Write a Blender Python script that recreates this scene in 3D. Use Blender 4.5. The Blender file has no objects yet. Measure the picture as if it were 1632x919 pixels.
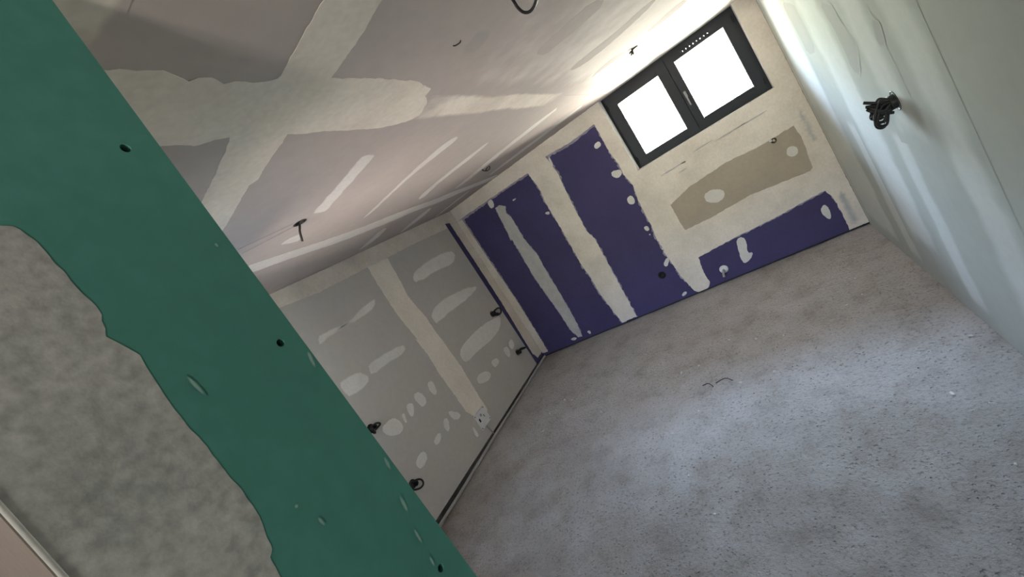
import bpy, bmesh, math, random
from mathutils import Vector, Matrix, noise
from mathutils.geometry import tessellate_polygon

# ------------------------------------------------------------------ camera
scene = bpy.context.scene
HC = 1.9645                                   # eye height, held up near the ceiling
cam_data = bpy.data.cameras.new('camera')
cam_data.sensor_width = 36.0
cam_data.lens = 15.43                         # wide phone lens
cam_data.clip_start = 0.02
cam = bpy.data.objects.new('camera', cam_data)
scene.collection.objects.link(cam)
RIGHT = Vector((0.747676, 0.386335, -0.540117))
DOWN = Vector((-0.403601, -0.381522, -0.831593))
FWD = Vector((-0.527340, 0.839754, -0.129329))
cam.matrix_world = Matrix((
    (RIGHT.x, -DOWN.x, -FWD.x, 0.0),
    (RIGHT.y, -DOWN.y, -FWD.y, 0.0),
    (RIGHT.z, -DOWN.z, -FWD.z, HC),
    (0, 0, 0, 1)))
scene.camera = cam

# ------------------------------------------------------------------ world: blue-white sky, a belt of trees round the horizon, sunlit pale ground
SKY = 108.0
world = bpy.data.worlds.new('world')
scene.world = world
world.use_nodes = True
wn, wl = world.node_tree.nodes, world.node_tree.links
wn.clear()
w_out = wn.new('ShaderNodeOutputWorld')
w_bg = wn.new('ShaderNodeBackground')
w_tc = wn.new('ShaderNodeTexCoord')
w_sep = wn.new('ShaderNodeSeparateXYZ')
w_ramp = wn.new('ShaderNodeValToRGB')
w_map = wn.new('ShaderNodeMapRange')
w_map.inputs['From Min'].default_value = -1.0
w_map.inputs['From Max'].default_value = 1.0
wl.new(w_tc.outputs['Generated'], w_sep.inputs[0])
wl.new(w_sep.outputs['Z'], w_map.inputs['Value'])
wl.new(w_map.outputs[0], w_ramp.inputs[0])
cr = w_ramp.color_ramp
cr.elements[0].position = 0.0
cr.elements[0].color = (0.80, 0.70, 0.61, 1)      # sunlit ground
cr.elements[1].position = 1.0
cr.elements[1].color = (0.38, 0.57, 1.0, 1)       # zenith
for pos_, col_ in ((0.37, (0.92, 0.81, 0.72)), (0.46, (0.44, 0.455, 0.395)), (0.57, (0.44, 0.47, 0.42)), (0.66, (0.60, 0.75, 1.0))):
    e = cr.elements.new(pos_); e.color = (*col_, 1)
wl.new(w_ramp.outputs[0], w_bg.inputs[0])
w_bg.inputs[1].default_value = SKY
wl.new(w_bg.outputs[0], w_out.inputs[0])

# room measures (metres); x right, y towards the window, z up, eye at x = y = 0
XL, XR, D, H = -3.5076, 0.6246, 5.314, 2.55
WX0, WX1, WZ0, WDEEP = -1.0324, 0.4443, 1.6563, 0.14
JX, JY0, JY1 = -0.60, 0.073, 0.395            # end of the near partition
HALL_Y, HALL_X = -2.4, -1.55                   # hall behind the camera
BX0, BX1, BZ0, BZ1 = -0.10, 0.40, 1.50, 2.0    # hall window
NX0, NX1, NZ0, NZ1 = -2.48, -1.75, 1.42, 1.92    # unseen fill window, added in the near wall to brighten the room

def portal(name, loc, rot, sx, sy):
    l = bpy.data.lights.new(name, 'AREA')
    l.shape = 'RECTANGLE'; l.size = sx; l.size_y = sy
    l.cycles.is_portal = True
    o = bpy.data.objects.new(name, l)
    o.location = loc; o.rotation_euler = rot
    scene.collection.objects.link(o)
portal('window_daylight_portal', ((WX0+WX1)/2, D+WDEEP+0.12, (WZ0+H)/2), (math.radians(-90), 0, 0), WX1-WX0, H-WZ0)
portal('hall_daylight_portal', ((BX0+BX1)/2, HALL_Y-0.12, (BZ0+BZ1)/2), (math.radians(90), 0, 0), BX1-BX0, BZ1-BZ0)
portal('fill_window_daylight_portal', ((NX0+NX1)/2, JY0-0.12, (NZ0+NZ1)/2), (math.radians(90), 0, 0), NX1-NX0, NZ1-NZ0)  # daylight through the added, unseen fill window

vs = scene.view_settings
vs.view_transform = 'Standard'
vs.look = 'None'
vs.exposure = 0.22
vs.gamma = 1.0
vs.use_curve_mapping = False

# ------------------------------------------------------------------ traced outlines, in metres on their own surface
CEIL_STREAKS = [
    [(-1.812,1.634),(-1.656,1.631),(-1.431,1.586),(-1.274,1.560),(-1.249,1.599),(-1.268,1.684),(-1.330,1.691),(-1.488,1.726),(-1.706,1.753),(-1.839,1.776),(-1.837,1.704)],
    [(-2.285,2.398),(-1.946,2.359),(-1.675,2.318),(-1.463,2.299),(-1.328,2.304),(-1.237,2.361),(-1.258,2.446),(-1.349,2.457),(-1.590,2.394),(-1.941,2.420),(-2.174,2.468)],
    [(-2.308,3.149),(-2.159,3.061),(-1.885,3.053),(-1.625,3.060),(-1.419,3.098),(-1.443,3.179),(-1.726,3.207),(-1.990,3.163),(-2.287,3.256)],
    [(-2.444,3.956),(-2.298,3.882),(-2.065,3.861),(-1.954,3.851),(-1.680,3.831),(-1.783,4.019),(-2.044,4.029),(-2.320,4.076)],
    [(-2.177,1.634),(-2.099,1.657),(-2.074,1.738),(-2.090,1.781),(-2.229,1.834),(-2.211,1.744)],
    [(-3.375,3.279),(-3.246,3.239),(-2.802,3.161),(-2.864,3.301),(-3.078,3.395),(-3.309,3.386)],
    [(-3.528,4.087),(-3.250,3.966),(-2.777,3.885),(-2.827,4.067),(-3.159,4.172)],
]
CEIL_BARE = [
    [(-0.557,2.173),(-0.469,2.145),(-0.362,2.155),(-0.230,2.141),(-0.193,2.303),(-0.360,2.334),(-0.489,2.313),(-0.554,2.311)],
    [(-0.628,2.933),(-0.482,2.938),(-0.272,2.949),(-0.060,2.890),(-0.036,2.995),(-0.261,3.101),(-0.491,3.135),(-0.613,3.068)],
    [(-0.693,3.723),(-0.615,3.645),(-0.549,3.597),(-0.458,3.596),(-0.380,3.718),(-0.407,3.788),(-0.521,3.759),(-0.594,3.721)],
    [(-0.216,3.631),(-0.115,3.569),(0.077,3.492),(0.115,3.659),(-0.087,3.729)],
    [(-0.683,4.459),(-0.465,4.571),(-0.220,4.434),(0.059,4.370),(0.228,4.159),(0.262,4.310),(0.087,4.622),(-0.250,4.682),(-0.496,4.750)],
    [(-0.483,1.760),(-0.424,1.797),(-0.372,1.840),(-0.409,1.957),(-0.489,1.991),(-0.520,1.967)],
    [(-0.613,1.522),(-0.539,1.504),(-0.493,1.500),(-0.487,1.585),(-0.514,1.631),(-0.608,1.645),(-0.631,1.582)],
]
FAR_SPOTS = [
    [(-0.567,1.053),(-0.467,1.062),(-0.369,1.003),(-0.375,0.938),(-0.440,0.889),(-0.568,0.944)],
    [(0.305,1.070),(0.356,1.072),(0.394,1.029),(0.357,0.957),(0.300,0.975),(0.284,1.021)],
    [(-0.497,0.429),(-0.421,0.428),(-0.418,0.345),(-0.463,0.227),(-0.402,0.215),(-0.467,0.146),(-0.544,0.124),(-0.548,0.209),(-0.522,0.320)],
    [(0.316,0.339),(0.362,0.386),(0.390,0.333),(0.366,0.218),(0.343,0.213),(0.309,0.288)],
    [(-1.311,2.183),(-1.236,2.185),(-1.236,2.133),(-1.300,2.114),(-1.326,2.141)],
    [(-1.301,1.814),(-1.189,1.775),(-1.201,1.720),(-1.265,1.697),(-1.317,1.750)],
    [(-1.298,1.443),(-1.230,1.455),(-1.227,1.369),(-1.265,1.338),(-1.314,1.378)],
    [(-1.309,1.040),(-1.257,1.043),(-1.248,0.985),(-1.293,0.977)],
    [(-1.288,0.935),(-1.272,0.935),(-1.277,0.918),(-1.292,0.920)],
    [(-1.244,0.830),(-1.224,0.830),(-1.227,0.810),(-1.244,0.815)],
    [(-1.248,0.712),(-1.228,0.714),(-1.231,0.694),(-1.249,0.695)],
    [(-2.288,1.817),(-2.220,1.806),(-2.232,1.769),(-2.277,1.778)],
    [(-2.582,2.185),(-2.519,2.178),(-2.535,2.164),(-2.581,2.168)],
    [(-1.869,2.367),(-1.839,2.359),(-1.858,2.251),(-1.880,2.243)],
    [(-1.328,0.519),(-1.243,0.586),(-1.230,0.535),(-1.303,0.473)],
    [(-1.321,0.075),(-1.258,0.102),(-1.243,0.072),(-1.309,0.040)],
    [(-2.984,0.100),(-2.911,0.110),(-2.866,0.077),(-2.934,0.053)],
    [(-2.690,0.108),(-2.647,0.116),(-2.639,0.068),(-2.672,0.056)],
    [(-2.916,2.359),(-2.828,2.343),(-2.855,2.250),(-2.930,2.245)],
]
LEFT_SPOTS = [
    [(3.897,2.067),(4.063,2.107),(4.422,2.123),(4.805,2.087),(4.873,2.000),(4.762,1.920),(4.635,1.898),(4.369,1.936),(3.895,1.939),(3.860,1.998)],
    [(3.773,1.567),(3.927,1.619),(4.225,1.631),(4.837,1.517),(4.852,1.435),(4.580,1.414),(4.118,1.432),(3.785,1.420),(3.758,1.489)],
    [(2.429,2.042),(2.512,2.044),(2.823,2.012),(2.936,2.043),(3.170,2.075),(3.256,2.062),(3.199,1.985),(3.039,1.953),(2.846,1.964),(2.549,1.972),(2.384,1.952)],
    [(3.828,1.002),(3.987,1.041),(4.443,1.039),(4.838,0.975),(4.935,0.950),(4.809,0.836),(4.514,0.801),(4.079,0.847),(3.840,0.848),(3.797,0.910)],
    [(2.683,1.572),(2.808,1.574),(3.155,1.522),(3.212,1.497),(3.186,1.414),(2.915,1.431),(2.645,1.454),(2.655,1.528)],
    [(2.315,1.604),(2.411,1.605),(2.574,1.582),(2.630,1.500),(2.613,1.431),(2.525,1.404),(2.389,1.415),(2.309,1.448)],
    [(2.400,1.023),(2.508,1.042),(2.581,1.021),(2.620,0.935),(2.590,0.866),(2.509,0.869),(2.414,0.940)],
    [(2.670,0.987),(2.709,0.976),(2.676,0.889),(2.642,0.907)],
    [(2.776,1.018),(2.857,0.995),(2.836,0.934),(2.752,0.876),(2.748,0.964)],
    [(2.920,1.045),(3.014,1.016),(3.026,0.888),(2.927,0.874),(2.903,0.960)],
    [(3.153,1.017),(3.230,1.013),(3.212,0.894),(3.154,0.854),(3.122,0.938)],
    [(3.177,0.642),(3.292,0.521),(3.263,0.480),(3.176,0.508),(3.152,0.589)],
    [(3.051,0.628),(3.122,0.592),(3.026,0.476),(2.986,0.539)],
    [(2.791,0.565),(2.927,0.569),(2.900,0.511),(2.785,0.491)],
    [(2.502,0.572),(2.626,0.592),(2.642,0.502),(2.530,0.472),(2.476,0.495),(2.473,0.543)],
    [(3.321,0.317),(3.345,0.243),(3.330,0.169),(3.280,0.190)],
    [(4.204,0.618),(4.345,0.601),(4.367,0.526),(4.233,0.515),(4.200,0.561)],
    [(3.845,0.634),(3.986,0.620),(4.096,0.534),(4.024,0.477),(3.836,0.533),(3.799,0.586)],
    [(4.565,0.596),(4.683,0.587),(4.659,0.474),(4.574,0.451),(4.551,0.529)],
    [(4.761,0.605),(4.861,0.599),(4.847,0.502),(4.727,0.483),(4.717,0.554)],
]
RIGHT_BARE = [
    [(4.252,2.243),(4.275,2.083),(4.224,1.932),(4.266,1.785),(3.886,1.790),(3.861,1.947),(3.870,2.069),(3.879,2.164)],
    [(3.286,2.063),(3.266,1.921),(3.247,1.778),(3.288,1.619),(3.155,1.586),(2.989,1.729),(2.955,1.786),(2.993,1.832),(3.046,1.908),(3.063,2.022)],
    [(2.626,1.869),(2.683,1.720),(2.582,1.718),(2.535,1.799),(2.529,1.833)],
    [(2.510,1.919),(2.512,1.830),(2.491,1.759),(2.504,1.690),(2.411,1.836),(2.386,1.896)],
]
FAR_BAND_THIN = [(-2.789,2.223),(-2.864,2.219),(-2.883,2.059),(-2.922,1.734),(-2.904,1.759),(-2.912,1.512),(-2.931,1.166),(-2.918,0.902),(-2.896,0.527),(-2.897,0.237),(-2.849,0.083),(-2.790,0.072),(-2.754,0.254),(-2.735,0.531),(-2.722,0.833),(-2.718,1.160),(-2.699,1.424),(-2.720,1.510),(-2.744,1.671),(-2.738,1.757),(-2.732,1.997),(-2.763,2.087),(-2.717,2.169)]
FAR_BAND_WIDE = [(-2.195,2.487),(-2.198,2.355),(-2.175,2.114),(-2.203,1.925),(-2.206,1.695),(-2.214,1.419),(-2.214,1.381),(-2.235,0.962),(-2.218,0.833),(-2.226,0.544),(-2.197,0.234),(-2.172,0.036),(-1.954,0.038),(-1.936,0.405),(-1.920,0.706),(-1.904,1.002),(-1.895,1.206),(-1.933,1.333),(-1.913,1.663),(-1.891,1.919),(-1.862,2.144),(-1.884,2.398),(-1.906,2.543)]
FAR_SURROUND_EDGE = [(-1.193,2.428),(-1.195,2.218),(-1.202,1.999),(-1.181,1.842),(-1.190,1.703),(-1.162,1.539),(-1.196,1.371),(-1.206,1.208),(-1.209,1.038),(-1.237,0.859),(-1.232,0.681),(-1.247,0.654),(-1.230,0.535),(-1.213,0.304),(-1.180,0.131),(-1.182,0.149),(-1.165,0.060),(-1.126,0.015),(-1.052,0.011),(-0.993,0.039),(-0.963,0.086),(-0.968,0.211),(-0.946,0.347),(-0.933,0.418)]
FAR_LOW_EDGE = [(-0.922,0.280),(-0.922,0.448),(-0.458,0.458),(-0.099,0.465),(0.184,0.491),(0.426,0.511),(0.458,0.401),(0.462,0.200),(0.454,0.020),(0.521,0.001)]
FAR_TAN_EDGE = [(-0.911,1.126),(-0.651,1.204),(-0.221,1.245),(-0.126,1.241),(0.069,1.224),(0.251,1.230),(0.441,1.241),(0.456,1.110),(0.437,0.931),(0.424,0.780),(0.393,0.755),(0.131,0.783),(-0.164,0.811),(-0.367,0.796),(-0.579,0.780),(-0.911,0.782),(-0.918,0.933)]
LEFT_BAND = [(3.400,2.377),(3.379,2.171),(3.365,1.901),(3.371,1.678),(3.396,1.441),(3.375,1.461),(3.394,1.245),(3.374,0.987),(3.381,0.751),(3.380,0.474),(3.436,0.366),(3.674,0.269),(3.684,0.442),(3.721,0.864),(3.707,1.267),(3.698,1.307),(3.703,1.562),(3.655,1.881),(3.685,2.034),(3.709,2.210),(3.729,2.366)]
CEIL_JOINT_A = [(-0.760,0.507),(-0.757,0.548),(-0.758,0.592),(-0.769,0.624),(-0.787,0.651),(-0.773,0.665),(-0.772,0.694),(-0.791,0.729),(-0.782,0.751),(-0.790,0.789),(-0.783,0.830),(-0.768,0.861)]
CEIL_JOINT_B = [(-0.763,1.026),(-0.759,1.269),(-0.770,1.463),(-0.808,1.580),(-0.854,1.591),(-0.892,2.401)]
CEIL_JOINT_C = [(-0.983,2.567),(-1.004,1.855),(-1.011,1.678),(-1.050,1.509),(-1.028,1.105),(-1.023,1.039)]
CEIL_JOINT_D = [(-1.012,0.841),(-1.012,0.798),(-1.027,0.752),(-1.015,0.703),(-1.016,0.672)]
CEIL_CROSS_L = [(-0.526,0.837),(-0.578,0.839),(-0.637,0.847),(-0.760,0.859),(-1.016,0.843),(-1.170,0.872),(-1.367,0.902)]
CEIL_CROSS_R = [(-0.491,0.989),(-0.598,1.011),(-0.763,1.026),(-1.019,1.036),(-1.173,1.047),(-1.291,1.067),(-1.324,1.047),(-1.534,1.084),(-1.666,1.104)]
CEIL_LINE = [(-2.376,1.784),(-2.437,2.165),(-2.480,2.559),(-2.474,2.833),(-2.467,3.147),(-2.517,3.717),(-2.489,3.952),(-2.511,4.355),(-2.507,4.736),(-2.661,4.537),(-2.685,4.246),(-2.712,3.958),(-2.652,3.544),(-2.690,3.145),(-2.677,2.838),(-2.667,2.469),(-2.574,2.063)]
JAMB_FILL = [(0.198,2.241),(0.206,2.238),(0.209,2.233),(0.213,2.216),(0.215,2.186),(0.217,2.154),(0.219,2.132),(0.218,2.121),(0.214,2.115),(0.213,2.105),(0.209,2.097),(0.214,2.082),(0.222,2.064),(0.218,2.031),(0.217,1.997),(0.217,1.961),(0.218,1.912),(0.217,1.874),(0.216,1.853),(0.215,1.837),(0.209,1.814),(0.204,1.798),(0.198,1.793),(0.195,1.767)]
CHIPS = [(-0.816,3.929),(-1.087,3.646),(-1.250,3.618),(-0.749,3.203),(-0.505,3.224),(-0.383,3.694),(0.094,3.844),(0.219,3.933),(0.246,4.251),(-0.592,3.783),(-2.614,3.828),(-2.757,3.648),(-2.679,3.676),(-2.720,3.341),(-2.033,3.375),(-1.069,2.985),(-1.088,3.642),(-1.251,3.612),(-1.263,2.788),(-1.115,2.334),(-2.502,3.772),(0.307,2.052),(0.285,2.564),(0.381,2.442),(-0.949,2.005),(-0.675,2.719),(-0.750,3.206),(0.530,3.013)]

# ------------------------------------------------------------------ materials
def new_mat(name):
    m = bpy.data.materials.new(name); m.use_nodes = True
    n = m.node_tree.nodes; l = m.node_tree.links
    return m, n, l, n['Principled BSDF']

SPEC = {}
def tone(n, l, c1, c2=None, scale=3.0, rough=0.9, fine=0.0, bump=0.0, bscale=60.0, spec=0.2, metal=0.0, stretch=(1, 1, 1)):
    """two-tone noise colour with an optional fine speckle; returns the colour socket"""
    c2 = c2 or tuple(x*0.86 for x in c1)
    tc = n.new('ShaderNodeTexCoord')
    mp = n.new('ShaderNodeMapping'); mp.inputs['Scale'].default_value = stretch
    l.new(tc.outputs['Object'], mp.inputs[0])
    nz = n.new('ShaderNodeTexNoise'); nz.inputs['Scale'].default_value = scale
    nz.inputs['Detail'].default_value = 6; nz.inputs['Roughness'].default_value = 0.62
    l.new(mp.outputs[0], nz.inputs[0])
    rp = n.new('ShaderNodeValToRGB')
    rp.color_ramp.elements[0].position = 0.32; rp.color_ramp.elements[0].color = (*c2, 1)
    rp.color_ramp.elements[1].position = 0.68; rp.color_ramp.elements[1].color = (*c1, 1)
    l.new(nz.outputs['Fac'], rp.inputs[0])
    col = rp.outputs[0]
    if fine:
        n2 = n.new('ShaderNodeTexNoise'); n2.inputs['Scale'].default_value = scale*14
        n2.inputs['Detail'].default_value = 4
        l.new(mp.outputs[0], n2.inputs[0])
        mr = n.new('ShaderNodeMapRange'); mr.inputs[1].default_value = 0.3; mr.inputs[2].default_value = 0.7
        mr.inputs[3].default_value = 1-fine; mr.inputs[4].default_value = 1+fine*0.4
        l.new(n2.outputs['Fac'], mr.inputs[0])
        mx = n.new('ShaderNodeMix'); mx.data_type = 'RGBA'; mx.blend_type = 'MULTIPLY'; mx.inputs[0].default_value = 1
        l.new(col, mx.inputs[6]); l.new(mr.outputs[0], mx.inputs[7]); col = mx.outputs[2]
    return col

def surf(name, *args, **kw):
    names = ('c1', 'c2', 'scale', 'rough', 'fine', 'bump', 'bscale', 'spec', 'metal', 'stretch')
    p = dict(zip(names, args)); p.update(kw)
    m, n, l, b = new_mat(name)
    SPEC[m.name] = p
    l.new(tone(n, l, **p), b.inputs['Base Color'])
    b.inputs['Roughness'].default_value = p.get('rough', 0.9)
    b.inputs['Specular IOR Level'].default_value = p.get('spec', 0.2)
    b.inputs['Metallic'].default_value = p.get('metal', 0.0)
    if p.get('bump'):
        tc = n.new('ShaderNodeTexCoord')
        n3 = n.new('ShaderNodeTexNoise'); n3.inputs['Scale'].default_value = p.get('bscale', 60.0); n3.inputs['Detail'].default_value = 5
        l.new(tc.outputs['Object'], n3.inputs[0])
        bp = n.new('ShaderNodeBump'); bp.inputs['Strength'].default_value = p['bump']; bp.inputs['Distance'].default_value = 0.004
        l.new(n3.outputs['Fac'], bp.inputs['Height']); l.new(bp.outputs[0], b.inputs['Normal'])
    return m

def feathered(mat, under, name, nscale=14.0):
    """filler wiped out thin towards its edge, so that the board under it shows through where 'cover' falls to zero"""
    m, n, l, b = new_mat(name)
    top = tone(n, l, **SPEC[mat.name]); low = tone(n, l, **SPEC[under.name])
    at = n.new('ShaderNodeAttribute'); at.attribute_name = 'cover'
    tc = n.new('ShaderNodeTexCoord')
    nz = n.new('ShaderNodeTexNoise'); nz.inputs['Scale'].default_value = nscale; nz.inputs['Detail'].default_value = 6
    l.new(tc.outputs['Object'], nz.inputs[0])
    ma = n.new('ShaderNodeMath'); ma.operation = 'MULTIPLY_ADD'; ma.inputs[1].default_value = 0.8; ma.inputs[2].default_value = -0.40
    l.new(nz.outputs['Fac'], ma.inputs[0])
    ad = n.new('ShaderNodeMath'); ad.operation = 'ADD'
    l.new(at.outputs['Fac'], ad.inputs[0]); l.new(ma.outputs[0], ad.inputs[1])
    mr = n.new('ShaderNodeMapRange'); mr.interpolation_type = 'SMOOTHSTEP'
    mr.inputs[1].default_value = 0.15; mr.inputs[2].default_value = 0.85
    l.new(ad.outputs[0], mr.inputs[0])
    mx = n.new('ShaderNodeMix'); mx.data_type = 'RGBA'
    l.new(mr.outputs[0], mx.inputs[0]); l.new(low, mx.inputs[6]); l.new(top, mx.inputs[7])
    l.new(mx.outputs[2], b.inputs['Base Color'])
    b.inputs['Roughness'].default_value = 0.9
    b.inputs['Specular IOR Level'].default_value = 0.2
    return m

M = {}
M['filler'] = surf('joint_filler', (0.78, 0.72, 0.645), (0.63, 0.575, 0.505), 3.0, 0.9, 0.08)
M['filler_thin'] = surf('thin_filler', (0.70, 0.675, 0.645), (0.62, 0.60, 0.575), 5.0, 0.9, 0.08)
M['filler_left'] = surf('creamy_joint_filler', (0.86, 0.80, 0.715), (0.76, 0.70, 0.62), 3.0, 0.9, 0.06)
M['filler_pale'] = surf('pale_filler', (0.80, 0.775, 0.745), (0.72, 0.695, 0.665), 5.0, 0.9, 0.08)
M['filler_grey'] = surf('grey_filler', (0.56, 0.54, 0.52), (0.46, 0.45, 0.44), 9.0, 0.9, 0.12)
M['filler_dirty'] = surf('dirty_filler', (0.49, 0.48, 0.46), (0.35, 0.355, 0.345), 5.0, 0.95, 0.30, 0.12, 300)
M['paper'] = surf('grey_board_paper', (0.52, 0.495, 0.465), (0.48, 0.455, 0.43), 1.3, 0.9, 0.04)
M['paper_ceiling'] = surf('ceiling_board_paper', (0.46, 0.41, 0.385), (0.425, 0.375, 0.355), 1.3, 0.9, 0.04)
M['paper_right'] = surf('pale_board_paper', (0.365, 0.375, 0.335), (0.34, 0.35, 0.315), 1.1, 0.9, 0.03)
M['paper_pink'] = surf('pinkish_board_paper', (0.30, 0.24, 0.22), (0.27, 0.215, 0.20), 6, 0.9, 0.05)
M['purple'] = surf('violet_board_paper', (0.064, 0.056, 0.140), (0.055, 0.048, 0.118), 2.0, 0.85, 0.05)
M['tan'] = surf('tan_board_paper', (0.42, 0.36, 0.29), (0.37, 0.32, 0.26), 2.0, 0.9, 0.05)
M['green'] = surf('green_board_paper', (0.084, 0.262, 0.222), (0.070, 0.228, 0.194), 2.5, 0.85, 0.07)
M['margin'] = surf('lilac_wiped_filler', (0.36, 0.335, 0.385), (0.22, 0.20, 0.27), 14, 0.9, 0.1)
M['core'] = surf('gypsum_core', (0.60, 0.58, 0.55))
M['cavity'] = surf('dark_cavity', (0.03, 0.03, 0.03))
M['skim'] = surf('skim_coat', (0.49, 0.505, 0.47), (0.455, 0.47, 0.44), 2.0, 0.9, 0.04)
M['skim_white'] = surf('white_reveal_coat', (0.76, 0.75, 0.73), (0.71, 0.70, 0.68), 4.0, 0.9, 0.04)
M['skim_ceiling'] = surf('ceiling_skim_coat', (0.74, 0.685, 0.635), (0.66, 0.605, 0.56), 2.0, 0.9, 0.05)
M['skim_soft'] = feathered(M['skim'], M['paper_right'], 'skim_coat_feathered', 5)
M['skim_ceiling_soft'] = feathered(M['skim_ceiling'], M['paper_ceiling'], 'ceiling_skim_feathered', 6)
M['filler_soft'] = feathered(M['filler'], M['paper_ceiling'], 'joint_filler_feathered')
M['streak_ceiling'] = feathered(M['filler_thin'], M['paper_ceiling'], 'ceiling_streak_feathered', 9)
M['streak_left'] = feathered(M['filler_pale'], M['paper'], 'wall_streak_feathered', 9)
M['stain_ceiling'] = feathered(surf('ceiling_stain', (0.40, 0.365, 0.345), (0.37, 0.34, 0.32), 3), M['paper_ceiling'], 'ceiling_stain_feathered', 9)
M['groove_shade'] = surf('groove_shade_grey', (0.36, 0.325, 0.305), (0.33, 0.30, 0.285), 3)  # shade inside the scored grooves, put into the colour
M['bare_right_soft'] = feathered(surf('bare_paper_right', (0.31, 0.31, 0.285), (0.285, 0.285, 0.26), 2), M['paper_right'], 'bare_paper_right_feathered', 9)
M['scuff_soft'] = feathered(surf('chalky_scuff', (0.30, 0.42, 0.38), (0.22, 0.36, 0.32), 30), M['green'], 'chalky_scuff_feathered', 90)
M['smear_soft'] = feathered(surf('grey_smear', (0.44, 0.44, 0.44), (0.36, 0.37, 0.38), 20), M['filler'], 'grey_smear_feathered', 40)
M['frame'] = surf('anthracite_aluminium', (0.007, 0.010, 0.017), (0.006, 0.008, 0.014), 20, 0.5, 0.0, 0.0, 60, 0.35)
M['gasket'] = surf('black_gasket', (0.012, 0.012, 0.014), None, 10, 0.7)
M['bead'] = surf('daylit_glazing_bead', (0.45, 0.47, 0.48), None, 10, 0.4, 0, 0, 60, 0.5)  # pale colour stands in for daylight caught on the rebate edges
M['handle'] = surf('satin_handle', (0.30, 0.31, 0.33), None, 10, 0.35, 0, 0, 60, 0.5)
M['black'] = surf('black_plastic', (0.010, 0.010, 0.011), None, 10, 0.5, 0, 0, 60, 0.4)
M['cable'] = surf('black_cable', (0.008, 0.008, 0.009), None, 10, 0.45, 0, 0, 60, 0.4)
M['conduit'] = surf('grey_conduit', (0.42, 0.405, 0.38), (0.33, 0.315, 0.30), 6, 0.6, 0.1)
M['steel'] = surf('dull_steel', (0.16, 0.155, 0.15), (0.10, 0.095, 0.09), 8, 0.5, 0.1, 0, 60, 0.5, 0.6)
M['white_plastic'] = surf('white_plastic', (0.74, 0.74, 0.75), (0.66, 0.66, 0.68), 8, 0.5)
M['brass'] = surf('dull_brass', (0.40, 0.34, 0.24), None, 20, 0.35, 0, 0, 60, 0.5, 0.7)
M['chip'] = surf('plaster_chip', (0.66, 0.64, 0.60), None, 30, 0.9)
M['crumb'] = surf('dark_crumb', (0.09, 0.08, 0.075), (0.16, 0.14, 0.13), 30, 0.95)
M['outside'] = surf('render_outside', (0.6, 0.6, 0.58))

def make_glass():
    m, n, l, b = new_mat('window_glass')
    out = n['Material Output']
    n.remove(b)
    tr = n.new('ShaderNodeBsdfTransparent'); tr.inputs[0].default_value = (0.95, 0.98, 0.96, 1)
    gl = n.new('ShaderNodeBsdfGlossy'); gl.inputs['Roughness'].default_value = 0.0
    fr = n.new('ShaderNodeFresnel'); fr.inputs[0].default_value = 1.45
    mx = n.new('ShaderNodeMixShader')
    l.new(fr.outputs[0], mx.inputs[0]); l.new(tr.outputs[0], mx.inputs[1]); l.new(gl.outputs[0], mx.inputs[2])
    l.new(mx.outputs[0], out.inputs['Surface'])
    return m
M['glass'] = make_glass()

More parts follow.
